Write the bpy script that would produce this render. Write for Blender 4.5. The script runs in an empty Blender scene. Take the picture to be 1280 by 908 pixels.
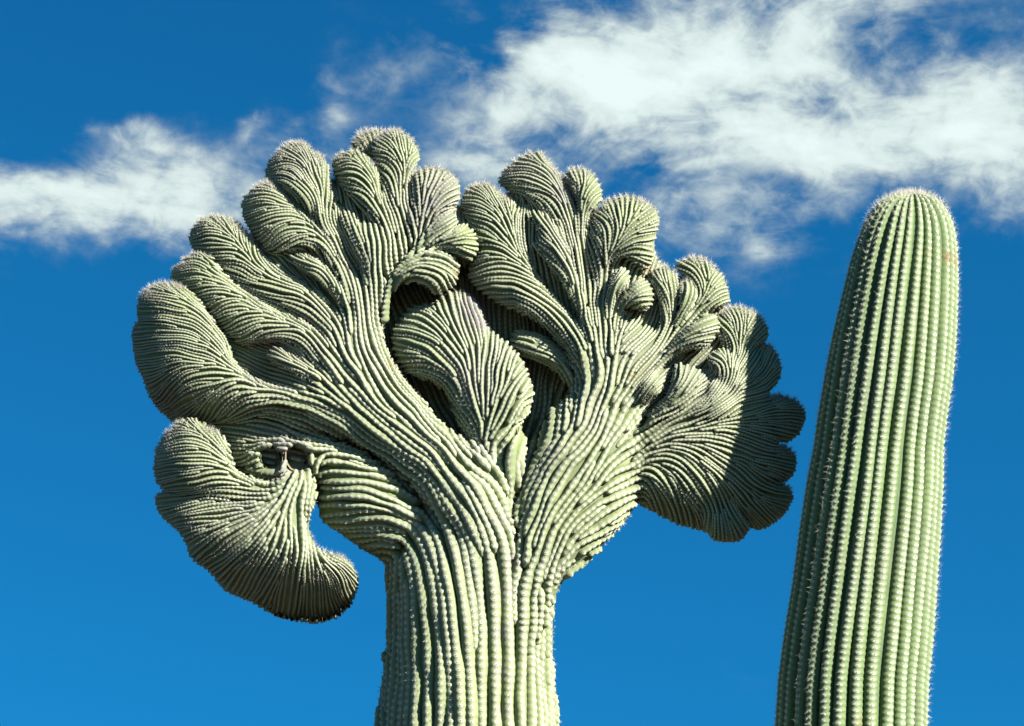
import bpy, math, random
import numpy as np
from mathutils import Vector, Matrix, kdtree

R = math.radians
random.seed(7)
rng = np.random.default_rng(7)
scene = bpy.context.scene
col = scene.collection

# ------------------------------------------------------------------ camera
LENS, PITCH, CAMH = 100.0, R(25.0), 1.6
FPX = 1280.0 * LENS / 36.0            # focal length in photograph pixels
CX, CY = 640.0, 454.0
PPM = 470.0                           # photograph pixels per metre at the cactus
DIST = FPX / PPM                      # metres from the lens to the middle of the crest
CAM = np.array([0.0, 0.0, CAMH])
FWD = np.array([0.0, math.cos(PITCH), math.sin(PITCH)])
UPV = np.array([0.0, -math.sin(PITCH), math.cos(PITCH)])
RGT = np.array([1.0, 0.0, 0.0])
Y0 = DIST * math.cos(PITCH)           # the crest stands in the vertical plane y = Y0

cd = bpy.data.cameras.new('camera')
cd.lens = LENS
cd.sensor_width = 36.0
cd.clip_end = 20000.0
cam = bpy.data.objects.new('camera', cd)
cam.location = CAM
cam.rotation_euler = (R(90) + PITCH, 0, 0)
col.objects.link(cam)
scene.camera = cam

# ------------------------------------------------------------------ light
SUN_AZ, SUN_EL = R(58.0), R(31.0)     # to the right of the line from crest to viewer
sun_dir = Vector((math.sin(SUN_AZ) * math.cos(SUN_EL), -math.cos(SUN_AZ) * math.cos(SUN_EL), math.sin(SUN_EL)))
sd = bpy.data.lights.new('sun', 'SUN')
sd.energy = 5.0
sd.angle = R(0.53)
sd.color = (1.0, 0.95, 0.85)
sun = bpy.data.objects.new('sun', sd)
sun.rotation_euler = sun_dir.to_track_quat('Z', 'Y').to_euler()
sun.location = (6, -6, 12)
col.objects.link(sun)

EXPOSURE = 2.25
SKY_STRENGTH = 0.05
SKY_TINT = (0.03, 0.385, 0.575)
world = bpy.data.worlds.new('World')
scene.world = world
world.use_nodes = True


def px_dir(x, y):
    d = FWD + RGT * ((x - CX) / FPX) + UPV * (-(y - CY) / FPX)
    return d / np.linalg.norm(d)


def px_azel(x, y):
    d = px_dir(x, y)
    return math.degrees(math.atan2(d[0], d[1])), math.degrees(math.asin(d[2]))


def build_world():
    nt = world.node_tree
    for n in list(nt.nodes):
        nt.nodes.remove(n)
    N, K = nt.nodes.new, nt.links.new

    def val(v, sock):
        if hasattr(v, 'is_output'):
            K(v, sock)
        else:
            sock.default_value = v

    def m(op, a, b=0.0, c=None, clamp=False):
        n = N('ShaderNodeMath')
        n.operation = op
        n.use_clamp = clamp
        val(a, n.inputs[0]); val(b, n.inputs[1])
        if c is not None:
            val(c, n.inputs[2])
        return n.outputs[0]

    sky = N('ShaderNodeTexSky')
    sky.sky_type = 'NISHITA'
    sky.sun_disc = False
    sky.sun_elevation = SUN_EL
    sky.sun_rotation = math.atan2(sun_dir.x, sun_dir.y)
    sky.altitude = 700.0
    sky.air_density = 1.0
    sky.dust_density = 0.3
    sky.ozone_density = 2.0
    tint = N('ShaderNodeMix'); tint.data_type = 'RGBA'; tint.blend_type = 'MULTIPLY'
    tint.inputs[0].default_value = 1.0
    K(sky.outputs[0], tint.inputs[6])
    tint.inputs[7].default_value = SKY_TINT + (1,)

    tc = N('ShaderNodeTexCoord')
    sep = N('ShaderNodeSeparateXYZ')
    K(tc.outputs['Generated'], sep.inputs[0])
    az = m('MULTIPLY', m('ARCTAN2', sep.outputs[0], sep.outputs[1]), 57.29578)
    el = m('MULTIPLY', m('ARCSINE', sep.outputs[2]), 57.29578)
    comb = N('ShaderNodeCombineXYZ')
    K(az, comb.inputs[0]); K(el, comb.inputs[1])

    def noise(scale, detail, rough, loc, dist=0.0, rot=0.0, sx=1.0, sy=1.0, src=None):
        mp = N('ShaderNodeMapping')
        mp.inputs['Location'].default_value = loc
        mp.inputs['Rotation'].default_value = (0, 0, rot)
        mp.inputs['Scale'].default_value = (sx, sy, 1)
        K(src or comb.outputs[0], mp.inputs[0])
        n = N('ShaderNodeTexNoise')
        n.inputs['Scale'].default_value = scale
        n.inputs['Detail'].default_value = detail
        n.inputs['Roughness'].default_value = rough
        n.inputs['Distortion'].default_value = dist
        K(mp.outputs[0], n.inputs['Vector'])
        return n

    # slow warp so the banks of cloud get ragged edges
    wn = noise(0.55, 5, 0.6, (3.1, 7.7, 0))
    wv = N('ShaderNodeVectorMath'); wv.operation = 'SUBTRACT'
    K(wn.outputs['Color'], wv.inputs[0]); wv.inputs[1].default_value = (0.5, 0.5, 0.5)
    ws = N('ShaderNodeVectorMath'); ws.operation = 'SCALE'
    K(wv.outputs[0], ws.inputs[0]); ws.inputs['Scale'].default_value = 1.8
    wa = N('ShaderNodeVectorMath'); wa.operation = 'ADD'
    K(comb.outputs[0], wa.inputs[0]); K(ws.outputs[0], wa.inputs[1])
    wsep = N('ShaderNodeSeparateXYZ'); K(wa.outputs[0], wsep.inputs[0])

    total = None
    for (x, y, rx, ry, rot, amp) in CLOUD_BANKS:
        a0, e0 = px_azel(x, y)
        sa, se = rx / FPX * 57.3, ry / FPX * 57.3
        da = m('SUBTRACT', wsep.outputs[0], a0)
        de = m('SUBTRACT', wsep.outputs[1], e0)
        c, s = math.cos(R(rot)), math.sin(R(rot))
        p = m('MULTIPLY', m('ADD', m('MULTIPLY', da, c), m('MULTIPLY', de, s)), 1 / sa)
        q = m('MULTIPLY', m('ADD', m('MULTIPLY', da, -s), m('MULTIPLY', de, c)), 1 / se)
        r2 = m('ADD', m('MULTIPLY', p, p), m('MULTIPLY', q, q))
        g = m('MULTIPLY', m('POWER', 2.71828, m('MULTIPLY', r2, -1.0)), amp)
        total = g if total is None else m('ADD', total, g)
    # banks elsewhere in the sky, outside the view
    far = noise(0.045, 3, 0.5, (11.0, 4.0, 0), sy=2.2)
    away = m('MULTIPLY', m('SUBTRACT', m('ABSOLUTE', az), 13.0), 0.15, clamp=True)
    fb = m('MULTIPLY', m('MULTIPLY', m('SUBTRACT', far.outputs[0], 0.56), 6.0, clamp=True), away)
    total = m('ADD', total, m('MULTIPLY', fb, 0.8))

    n1 = noise(0.42, 8, 0.56, (5.3, 1.2, 0), 0.45, R(30), 0.62, 1.5)
    n2 = noise(1.5, 7, 0.6, (0.3, 9.2, 0), 0.4, R(40), 0.8, 1.25)
    tex = m('ADD', m('MULTIPLY', m('SUBTRACT', n1.outputs[0], 0.53), 2.5), m('MULTIPLY', m('SUBTRACT', n2.outputs[0], 0.5), 1.0))
    dens = m('ADD', m('MULTIPLY', total, 0.86), m('MULTIPLY', tex, m('ADD', m('MULTIPLY', total, 1.15, clamp=True), 0.2)))
    sm = N('ShaderNodeMapRange'); sm.interpolation_type = 'SMOOTHSTEP'
    K(dens, sm.inputs[0])
    sm.inputs[1].default_value = 0.04; sm.inputs[2].default_value = 1.15
    sm.inputs[3].default_value = 0.0; sm.inputs[4].default_value = 0.97
    lum = N('ShaderNodeMapRange')
    K(dens, lum.inputs[0])
    lum.inputs[1].default_value = 0.3; lum.inputs[2].default_value = 1.5
    lum.inputs[3].default_value = 0.66; lum.inputs[4].default_value = 1.04
    cc = N('ShaderNodeMix'); cc.data_type = 'RGBA'; cc.blend_type = 'MULTIPLY'
    cc.inputs[0].default_value = 1.0
    k = 0.98 / SKY_STRENGTH / 2 ** EXPOSURE
    cc.inputs[6].default_value = (0.84 * k, 0.975 * k, 0.95 * k, 1)
    K(lum.outputs[0], cc.inputs[7])
    mix = N('ShaderNodeMix'); mix.data_type = 'RGBA'
    K(sm.outputs[0], mix.inputs[0])
    K(tint.outputs[2], mix.inputs[6]); K(cc.outputs[2], mix.inputs[7])
    bg = N('ShaderNodeBackground')
    bg.inputs[1].default_value = SKY_STRENGTH
    K(mix.outputs[2], bg.inputs[0])
    out = N('ShaderNodeOutputWorld')
    K(bg.outputs[0], out.inputs[0])


# banks of cloud: direction as seen from the viewpoint, size, slant, weight
CLOUD_BANKS = [
    (900, 150, 260, 110, 0, 0.95), (1180, 150, 210, 80, 0, 1.05), (800, 50, 190, 90, 10, 0.8),
    (1010, 30, 210, 70, 0, 0.75), (620, 190, 140, 62, 35, 0.7), (650, 80, 120, 60, 40, 0.6),
    (880, 265, 150, 60, 10, 0.7), (960, 310, 60, 34, 20, 0.5), (1250, 255, 120, 45, 0, 0.55), (570, 50, 70, 35, 45, 0.35),
    (30, 255, 170, 50, 0, 0.95), (240, 240, 150, 55, 0, 0.95), (180, 185, 80, 30, 0, 0.5), (260, 300, 100, 34, 0, 0.6),
    (425, 125, 28, 42, 0, 0.5), (390, 185, 60, 24, 0, 0.42), (490, 85, 55, 32, 45, 0.42), (150, 160, 55, 18, 0, 0.3), (310, 165, 36, 16, 20, 0.36),
    (-150, 260, 150, 60, 0, 0.6), (1450, 120, 200, 110, 0, 0.9), (900, -150, 300, 80, 0, 0.6),
]
build_world()

vs = scene.view_settings
vs.view_transform = 'Standard'
vs.look = 'None'
vs.exposure = EXPOSURE
vs.gamma = 1.0
vs.use_curve_mapping = False
scene.render.engine = 'CYCLES'
scene.cycles.use_denoising = True
scene.cycles.max_bounces = 5
scene.cycles.diffuse_bounces = 4


# ------------------------------------------------------------------ helpers
def to_world(P):
    """photograph pixel x, y and depth towards the viewer z (in pixels) -> metres"""
    P = np.asarray(P, float)
    d = FWD[None] + RGT[None] * ((P[:, 0:1] - CX) / FPX) + UPV[None] * (-(P[:, 1:2] - CY) / FPX)
    t0 = Y0 / d[:, 1:2]
    ln = np.linalg.norm(d, axis=1, keepdims=True)
    return CAM[None] + d * (t0 - P[:, 2:3] / PPM / ln)


def mesh_obj(name, verts, faces, mat, parent=None, origin=None, attrs=None, smooth=True, uv=None):
    me = bpy.data.meshes.new(name)
    v = np.asarray(verts, np.float32)
    if origin is not None:
        v = v - np.asarray(origin, np.float32)[None]
    f = np.asarray(faces, np.int32)
    k = f.shape[1]
    me.vertices.add(len(v)); me.vertices.foreach_set('co', v.ravel())
    me.loops.add(f.size); me.loops.foreach_set('vertex_index', f.ravel())
    me.polygons.add(len(f))
    me.polygons.foreach_set('loop_start', np.arange(0, f.size, k, dtype=np.int32))
    me.polygons.foreach_set('use_smooth', np.full(len(f), smooth))
    if attrs:
        for nm, a in attrs.items():
            at = me.attributes.new(nm, 'FLOAT', 'POINT')
            at.data.foreach_set('value', np.asarray(a, np.float32))
    me.update(calc_edges=True)
    me.validate()
    me.materials.append(mat)
    o = bpy.data.objects.new(name, me)
    col.objects.link(o)
    if parent is not None:
        o.parent = parent
    return o


def tag(o, label=None, cat=None, group=None, kind=None):
    if label: o['label'] = label
    if cat: o['category'] = cat
    if group: o['group'] = group
    if kind: o['kind'] = kind


def chaikin(p, n=2, closed=True):
    p = np.asarray(p, float)
    for _ in range(n):
        q = np.roll(p, -1, 0) if closed else p[1:]
        a = p if closed else p[:-1]
        r = np.empty((2 * len(a), p.shape[1]))
        r[0::2] = 0.75 * a + 0.25 * q
        r[1::2] = 0.25 * a + 0.75 * q
        if not closed:
            r = np.vstack([p[:1], r, p[-1:]])
        p = r
    return p


def resample(p, step):
    p = np.asarray(p, float)
    d = np.r_[0, np.cumsum(np.linalg.norm(np.diff(p, axis=0), axis=1))]
    n = max(2, int(d[-1] / step) + 1)
    t = np.linspace(0, d[-1], n)
    return np.stack([np.interp(t, d, p[:, k]) for k in range(p.shape[1])], 1)


def idw_field(gx, gy, px, py, vals, eps, power):
    """inverse-distance blend of scattered values onto points"""
    out = np.zeros((gx.size, vals.shape[1]))
    X, Y = gx.ravel(), gy.ravel()
    for i in range(0, X.size, 4000):
        d2 = (X[i:i + 4000, None] - px[None]) ** 2 + (Y[i:i + 4000, None] - py[None]) ** 2
        w = 1.0 / (d2 + eps) ** power
        out[i:i + 4000] = (w @ vals) / w.sum(1, keepdims=True)
    return out.reshape(gx.shape + (vals.shape[1],))


def upsample(a, k, H, W):
    """bilinear enlargement of a coarse grid whose samples sit k pixels apart"""
    yy = np.minimum(np.arange(H) / k, a.shape[0] - 1.001)
    xx = np.minimum(np.arange(W) / k, a.shape[1] - 1.001)
    y0, x0 = yy.astype(int), xx.astype(int)
    fy, fx = (yy - y0)[:, None], (xx - x0)[None]
    if a.ndim == 3:
        fy, fx = fy[..., None], fx[..., None]
    A = a[y0][:, x0]; B = a[y0][:, x0 + 1]; C = a[y0 + 1][:, x0]; D = a[y0 + 1][:, x0 + 1]
    return A * (1 - fy) * (1 - fx) + B * (1 - fy) * fx + C * fy * (1 - fx) + D * fy * fx


def poly_mask(poly, X, Y):
    m = np.zeros(X.shape, bool)
    q = np.roll(poly, -1, 0)
    for (x1, y1), (x2, y2) in zip(poly, q):
        if y1 == y2:
            continue
        c = (y1 > Y) != (y2 > Y)
        m ^= c & (X < (x2 - x1) * (Y - y1) / (y2 - y1) + x1)
    return m


def inflate(mask, D):
    """cushion over a mask: screened Poisson, zero on the outline, level inside"""
    u = None
    for k, it in ((4, 900), (2, 90), (1, 30)):
        mk = mask[::k, ::k].astype(float)
        H, W = mk.shape
        if H < 3 or W < 3:
            continue
        u = np.zeros((H, W)) if u is None else upsample(u, 2, H, W)
        u = u * mk
        h2 = (k / D) ** 2
        for _ in range(it):
            s = np.zeros_like(u)
            s[1:] += u[:-1]; s[:-1] += u[1:]; s[:, 1:] += u[:, :-1]; s[:, :-1] += u[:, 1:]
            u = (s + h2) / (4 + h2) * mk
    return u


# ------------------------------------------------------------------ materials
def new_mat(name):
    m = bpy.data.materials.new(name)
    m.use_nodes = True
    nt = m.node_tree
    for n in list(nt.nodes):
        nt.nodes.remove(n)
    out = nt.nodes.new('ShaderNodeOutputMaterial')
    b = nt.nodes.new('ShaderNodeBsdfPrincipled')
    nt.links.new(b.outputs[0], out.inputs[0])
    return m, nt, b


def skin_material(name, base, ridge, groove):
    m, nt, b = new_mat(name)
    N, K = nt.nodes.new, nt.links.new

    def attr(nm):
        n = N('ShaderNodeAttribute'); n.attribute_name = nm
        return n.outputs['Fac']

    def math_(op, a, b_=0.0, clamp=False):
        n = N('ShaderNodeMath'); n.operation = op; n.use_clamp = clamp
        for i, v in enumerate((a, b_)):
            if hasattr(v, 'is_output'): K(v, n.inputs[i])
            else: n.inputs[i].default_value = v
        return n.outputs[0]

    def mix(f, a, c):
        n = N('ShaderNodeMix'); n.data_type = 'RGBA'
        for i, v in ((0, f), (6, a), (7, c)):
            if hasattr(v, 'is_output'): K(v, n.inputs[i])
            elif i: n.inputs[i].default_value = tuple(v) + (1,)
            else: n.inputs[i].default_value = v
        return n.outputs[2]

    tc = N('ShaderNodeTexCoord')

    def noise(s, d=4, r=0.6):
        n = N('ShaderNodeTexNoise')
        n.inputs['Scale'].default_value = s; n.inputs['Detail'].default_value = d; n.inputs['Roughness'].default_value = r
        K(tc.outputs['Object'], n.inputs['Vector'])
        return n.outputs[0]

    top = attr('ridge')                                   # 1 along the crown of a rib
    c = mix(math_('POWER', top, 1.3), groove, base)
    nb = noise(9.0, 3)
    c = mix(math_('MULTIPLY', math_('SUBTRACT', nb, 0.44, True), 2.6, True), c, [base[0] * 1.22, base[1] * 1.16, base[2] * 1.02])
    nc = noise(5.2, 4, 0.65)
    c = mix(math_('MULTIPLY', math_('SUBTRACT', nc, 0.52, True), 3.0, True), c, [base[0] * 1.04, base[1] * 0.86, base[2] * 1.15])
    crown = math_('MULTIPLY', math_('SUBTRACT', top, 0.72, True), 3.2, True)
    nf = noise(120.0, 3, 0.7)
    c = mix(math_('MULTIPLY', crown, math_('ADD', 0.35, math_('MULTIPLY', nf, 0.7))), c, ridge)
    c = mix(math_('MULTIPLY', attr('young'), 0.55), c, (0.143, 0.180, 0.053))
    # woolly cushions along the crown, each with a dark eye
    ph = attr('areole')
    fr = math_('ABSOLUTE', math_('SUBTRACT', math_('FRACT', ph), 0.5))          # 0 at a cushion
    fq = math_('DIVIDE', fr, 0.27)
    q = math_('ADD', math_('MULTIPLY', fq, fq), math_('MULTIPLY', math_('SUBTRACT', 1.0, top), 8.5))
    spot = math_('MULTIPLY', math_('SUBTRACT', 1.0, q, True), 3.0, True)
    c = mix(math_('MULTIPLY', spot, 0.52), c, (0.37, 0.365, 0.31))
    eye = math_('MULTIPLY', math_('SUBTRACT', 0.20, q, True), 9.0, True)
    c = mix(math_('MULTIPLY', eye, 0.8), c, (0.05, 0.047, 0.043))
    gn = math_('MULTIPLY', math_('SUBTRACT', noise(70.0, 4, 0.7), 0.25, True), 2.4, True)
    c = mix(math_('MULTIPLY', attr('grey'), gn, True), c, (0.138, 0.124, 0.132))
    c = mix(math_('MULTIPLY', attr('brown'), gn, True), c, (0.105, 0.064, 0.026))
    hs = N('ShaderNodeHueSaturation')
    K(c, hs.inputs['Color'])
    K(math_('ADD', 0.78, math_('MULTIPLY', noise(38.0, 5, 0.65), 0.44)), hs.inputs['Value'])
    K(hs.outputs[0], b.inputs['Base Color'])
    b.inputs['Roughness'].default_value = 0.75
    b.inputs['Specular IOR Level'].default_value = 0.18
    bp = N('ShaderNodeBump')
    bp.inputs['Strength'].default_value = 0.35
    bp.inputs['Distance'].default_value = 0.004
    K(noise(210.0, 4, 0.65), bp.inputs['Height'])
    K(bp.outputs[0], b.inputs['Normal'])
    return m


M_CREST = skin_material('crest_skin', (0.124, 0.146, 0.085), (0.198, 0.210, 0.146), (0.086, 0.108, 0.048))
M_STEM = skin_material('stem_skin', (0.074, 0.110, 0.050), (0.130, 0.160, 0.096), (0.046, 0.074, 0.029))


def spine_material():
    m, nt, b = new_mat('spine')
    b.inputs['Base Color'].default_value = (0.40, 0.38, 0.32, 1)
    b.inputs['Roughness'].default_value = 0.5
    tr = nt.nodes.new('ShaderNodeBsdfTranslucent')
    tr.inputs[0].default_value = (0.40, 0.38, 0.32, 1)
    ms = nt.nodes.new('ShaderNodeMixShader'); ms.inputs[0].default_value = 0.4
    nt.links.new(b.outputs[0], ms.inputs[1]); nt.links.new(tr.outputs[0], ms.inputs[2])
    out = [n for n in nt.nodes if n.type == 'OUTPUT_MATERIAL'][0]
    nt.links.new(ms.outputs[0], out.inputs[0])
    return m


M_SPINE = spine_material()


def ground_material():
    m, nt, b = new_mat('desert_soil')
    N, K = nt.nodes.new, nt.links.new
    tc = N('ShaderNodeTexCoord')
    n = N('ShaderNodeTexNoise'); n.inputs['Scale'].default_value = 0.9; n.inputs['Detail'].default_value = 10
    K(tc.outputs['Object'], n.inputs['Vector'])
    cr = N('ShaderNodeValToRGB')
    cr.color_ramp.elements[0].color = (0.022, 0.021, 0.016, 1); cr.color_ramp.elements[0].position = 0.3
    cr.color_ramp.elements[1].color = (0.05, 0.044, 0.034, 1); cr.color_ramp.elements[1].position = 0.7
    K(n.outputs[0], cr.inputs[0]); K(cr.outputs[0], b.inputs['Base Color'])
    b.inputs['Roughness'].default_value = 0.95
    bp = N('ShaderNodeBump'); bp.inputs['Strength'].default_value = 0.6; bp.inputs['Distance'].default_value = 0.05
    n2 = N('ShaderNodeTexNoise'); n2.inputs['Scale'].default_value = 14; n2.inputs['Detail'].default_value = 8
    K(tc.outputs['Object'], n2.inputs['Vector']); K(n2.outputs[0], bp.inputs['Height'])
    K(bp.outputs[0], b.inputs['Normal'])
    return m


# ------------------------------------------------------------------ ground
def build_ground():
    n = 40
    t = np.linspace(-1, 1, n)
    g = np.sign(t) * np.abs(t) ** 3 * 6000
    X, Y = np.meshgrid(g, g)
    Z = 0.12 * np.sin(X * 0.21) * np.cos(Y * 0.17) * np.clip((np.hypot(X, Y - Y0) - 3) / 20, 0, 1)
    v = np.stack([X, Y, Z], -1).reshape(-1, 3)
    i = np.arange(n * n).reshape(n, n)
    f = np.stack([i[:-1, :-1], i[:-1, 1:], i[1:, 1:], i[1:, :-1]], -1).reshape(-1, 4)
    o = mesh_obj('ground', v, f, ground_material())
    tag(o, kind='structure')


build_ground()

# ------------------------------------------------------------------ the crest
# Each lobe: name, outline, centre depth, half thickness, rounding width, (dz/dx, dz/dy),
# and the courses that ribs take over it, each from root to growing edge.
# Numbers are pixels of the photograph; 470 of them make one metre.
def P(s):
    v = [float(t) for t in s.replace(',', ' ').split()]
    return list(zip(v[0::2], v[1::2]))


LOBES = []


def lobe(name, z, T, D, tilt, outline, *guides, bend=()):
    # bend: axis, side, start and strength of a face that falls away past that line
    LOBES.append(dict(name=name, z=z, T=T, D=D, tilt=tilt, poly=P(outline), guides=[P(g) for g in guides], bend=bend))


# the stem and the two great fans
lobe('stem', 0, 112, 130, (0, 0),
     '436,1200 440,1100 448,1010 455,960 463,900 471,850 478,790 477,740 474,703 480,680 500,650 530,620 570,600 620,590 660,610 690,650 703,690 706,720 699,760 697,800 700,860 706,910 712,960 718,1010 726,1100 730,1200',
     '478,1010 487,900 493,800 492,740 500,700 505,670', '505,1010 510,900 515,800 512,735 500,690 490,672',
     '530,1010 532,900 536,800 528,730 508,680 490,655', '555,1010 556,900 558,800 550,725 530,670 505,635',
     '580,1010 580,900 580,800 572,720 553,655 525,610', '605,1010 605,900 604,800 600,720 584,650 560,600',
     '628,1010 628,900 627,800 628,720 624,650 615,595', '650,1010 650,900 648,800 650,720 655,650 668,600',
     '672,1010 670,900 665,800 670,720 685,660 710,615', '690,1010 686,900 680,800 685,735 700,690 720,660',
     '703,1010 697,900 692,800 694,750 700,725 706,712')
lobe('crest_fan', 30, 50, 50, (0.13, 0.07),
     '625,800 606,755 578,705 545,650 505,602 470,572 430,552 385,540 340,533 300,530 266,516 258,492 275,468 300,468 325,472 338,462 334,435 322,412 312,388 326,378 350,388 374,400 394,412 382,392 356,374 346,352 362,340 386,352 408,370 424,392 410,362 392,334 386,302 404,290 424,318 438,348 428,316 414,280 428,278 442,318 453,352 450,312 450,280 470,278 490,288 505,292 522,296 514,318 500,340 490,365 484,388 481,412 485,432 496,454 513,476 531,498 552,524 580,545 615,560 640,600 648,690 640,755 632,800',
     '640,780 635,700 610,620 575,560 530,510 495,465 478,425 473,390 476,350',
     '625,780 615,700 590,620 550,560 500,510 462,465 445,420 440,380 432,340',
     '610,780 600,700 570,620 530,570 480,525 435,485 405,445 380,412 350,392',
     '595,780 580,690 545,620 500,570 450,540 405,515 360,500 320,490',
     '570,720 530,640 490,590 440,555 395,535 345,522 300,515')
lobe('crest_fan', 30, 52, 48, (-0.10, 0.08),
     '640,810 635,750 634,700 640,640 655,600 669,560 677,530 686,510 698,500 712,492 716,472 708,448 690,425 668,404 640,386 632,360 640,326 660,328 674,346 702,374 724,404 712,368 700,330 700,292 722,285 730,325 740,356 744,326 748,298 768,290 776,308 766,334 772,350 788,348 800,362 792,384 802,400 818,408 828,396 836,380 850,382 868,384 882,392 878,412 892,420 884,440 862,450 846,466 856,488 832,506 812,520 806,545 806,575 806,600 797,640 770,672 740,702 716,720 702,736 692,765 680,800 655,835',
     '640,790 645,700 660,620 700,560 735,505 747,460 738,415 725,370',
     '655,790 660,700 690,610 740,545 765,490 766,440 758,400', '670,790 675,700 715,620 765,560 800,510 830,470',
     '640,700 645,640 665,590 682,545 688,505', '650,660 680,590 705,545 712,494', '700,560 728,510 728,470 705,440 690,425',
     '685,790 690,700 715,655 750,625 785,612 806,604', '695,790 697,725 715,690 745,668 780,655',
     '700,745 705,715 725,702', '740,470 725,410 700,375 670,345 645,325', '748,460 738,400 722,340 712,290', '756,450 752,390 755,340 766,295', '765,470 785,430 815,405 842,385',
     '775,500 815,450 850,415 880,395', '790,520 825,492 852,474', '690,700 712,640 750,600 803,580', '695,650 730,600 770,570 804,556')
# dark heart behind the fans
lobe('crest_core', -4, 44, 30, (0, 0),
     '300,310 340,258 420,225 500,225 560,245 573,300 540,328 492,345 472,395 476,440 515,500 560,560 500,590 400,560 280,500 195,470 200,410 250,340',
     '600,600 560,520 520,450 500,380 490,300 470,240', '590,600 500,540 400,490 300,450 210,430', '600,600 480,480 400,400 330,310',
     '620,600 620,500 625,400 620,340', '640,600 690,520 710,430 690,370')
lobe('crest_core', -4, 44, 30, (0, 0),
     '600,300 640,250 700,240 760,270 810,290 830,340 890,360 930,420 965,500 970,570 950,630 900,650 830,630 780,590 745,560 735,500 712,430 690,385 640,345',
     '740,560 700,460 660,380 620,320', '745,560 735,450 720,350 700,260', '750,560 780,450 810,360 820,310',
     '755,565 830,500 890,440 920,400', '760,570 850,560 960,560', '765,575 850,600 920,640')

lobe('crest_core', 0, 52, 40, (0, 0),
     '440,560 500,560 560,560 620,552 690,540 760,540 780,620 730,690 640,740 540,720 470,690 430,640',
     '600,730 560,640 500,570', '610,730 610,620 615,500', '620,730 680,620 720,520')
lobe('crest_core', -50, 46, 30, (0, 0),
     '455,360 560,318 660,318 732,385 745,470 715,570 620,595 540,575 475,490 455,420', '610,580 560,480 520,380', '620,580 625,450 620,340', '640,580 680,480 690,380')
lobe('crest_core', -6, 42, 26, (0, 0),
     '395,240 440,205 500,200 560,235 578,262 600,270 620,250 660,225 720,232 740,262 770,280 800,300 815,345 800,380 740,385 705,365 650,345 600,335 540,335 480,345 420,320',
     '480,380 450,290 440,220', '560,380 530,300 520,220', '620,390 640,310 660,240', '740,400 740,320 735,260', '760,390 790,330 800,310')
lobe('crest_core', 4, 40, 26, (0.05, -0.05),
     '228,512 300,478 400,510 440,560 430,620 400,645 385,610 350,606 310,606 284,594 278,552 262,538 236,534',
     '440,570 380,545 320,525 240,518', '430,610 380,580 330,565 290,560')

# left fan, rim lobes from the lower left round to the top
lobe('crest_lobe', 50, 38, 48, (0.16, -0.08),
     '163,422 165,408 173,399 185,391 200,389 222,393 243,396 263,404 280,424 291,446 310,468 345,481 400,492 430,505 400,516 360,516 328,524 300,533 262,530 235,534 212,529 198,515 183,494 178,475 168,455',
     '430,510 380,497 340,487 312,473 292,453 275,430 250,410 215,400 180,403',
     '300,466 280,450 250,437 215,433 185,440', '310,473 290,466 265,462 235,470 212,490',
     '330,483 305,477 285,480 268,495 256,515', '350,490 325,488 300,495 283,515', '380,500 350,500 320,512 300,528', bend=((0, -1, 235, .008), (1, 1, 455, .006)))
lobe('crest_lobe', 38, 32, 38, (0.16, -0.03),
     '171,402 171,388 171,375 176,367 185,359 196,354 210,352 225,356 238,362 248,372 258,383 267,396 274,409 284,420 290,432 294,452 290,462 270,445 245,422 220,410 190,410',
     '300,470 290,448 277,425 263,403 248,385 230,367 212,353', '270,420 248,398 222,388 188,388', '255,398 238,380 212,372 185,373',
     '285,440 283,425 276,412', bend=((0, -1, 210, .014),))
lobe('crest_lobe', 34, 34, 38, (0.16, -0.03),
     '211,351 213,340 219,331 228,323 238,316 248,313 258,315 268,321 275,331 281,342 291,349 302,358 318,370 332,376 346,384 360,391 375,397 392,404 406,416 420,434 435,455 420,468 400,462 380,445 355,432 330,430 308,436 290,428 275,412 260,392 243,374 225,362',
     '435,475 402,432 374,409 347,392 322,380 302,368 284,353 270,336 257,316', '270,338 255,330 235,326 218,336',
     '284,355 264,347 245,345 228,350', '302,370 285,362 265,360 243,364', '312,378 294,375 277,380 265,392',
     '335,390 312,391 292,400 282,412', '355,402 328,402 300,415', '370,412 340,414 308,432', '318,378 310,368 302,360', bend=((0, -1, 250, .012),))
lobe('crest_lobe', 50, 28, 16, (0.05, 0.03),
     '331,447 336,438 343,431 356,436 375,448 400,466 430,488 415,492 380,478 350,462',
     '430,492 395,468 368,448 344,433', '415,488 375,465 350,452 334,446')
lobe('crest_lobe', 20, 34, 38, (0.16, -0.03),
     '235,307 236,290 243,279 251,271 262,268 275,269 288,272 297,277 303,284 311,290 319,298 326,308 333,318 340,328 350,334 362,340 375,347 390,356 405,368 420,385 440,420 425,440 400,420 375,402 345,390 315,378 290,360 270,340 250,325',
     '445,430 412,395 387,374 362,357 337,340 314,322 295,302 281,285 268,271', '337,340 328,322 322,304', '316,322 312,305 308,290',
     '300,306 298,290 295,277', '330,337 308,330 285,328 262,330', '312,322 290,312 262,310 238,308', '293,302 272,293 252,289 237,294',
     '370,361 345,352 318,354 298,362', '400,384 372,372 345,370 325,376', bend=((0, -1, 265, .014),))
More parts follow.
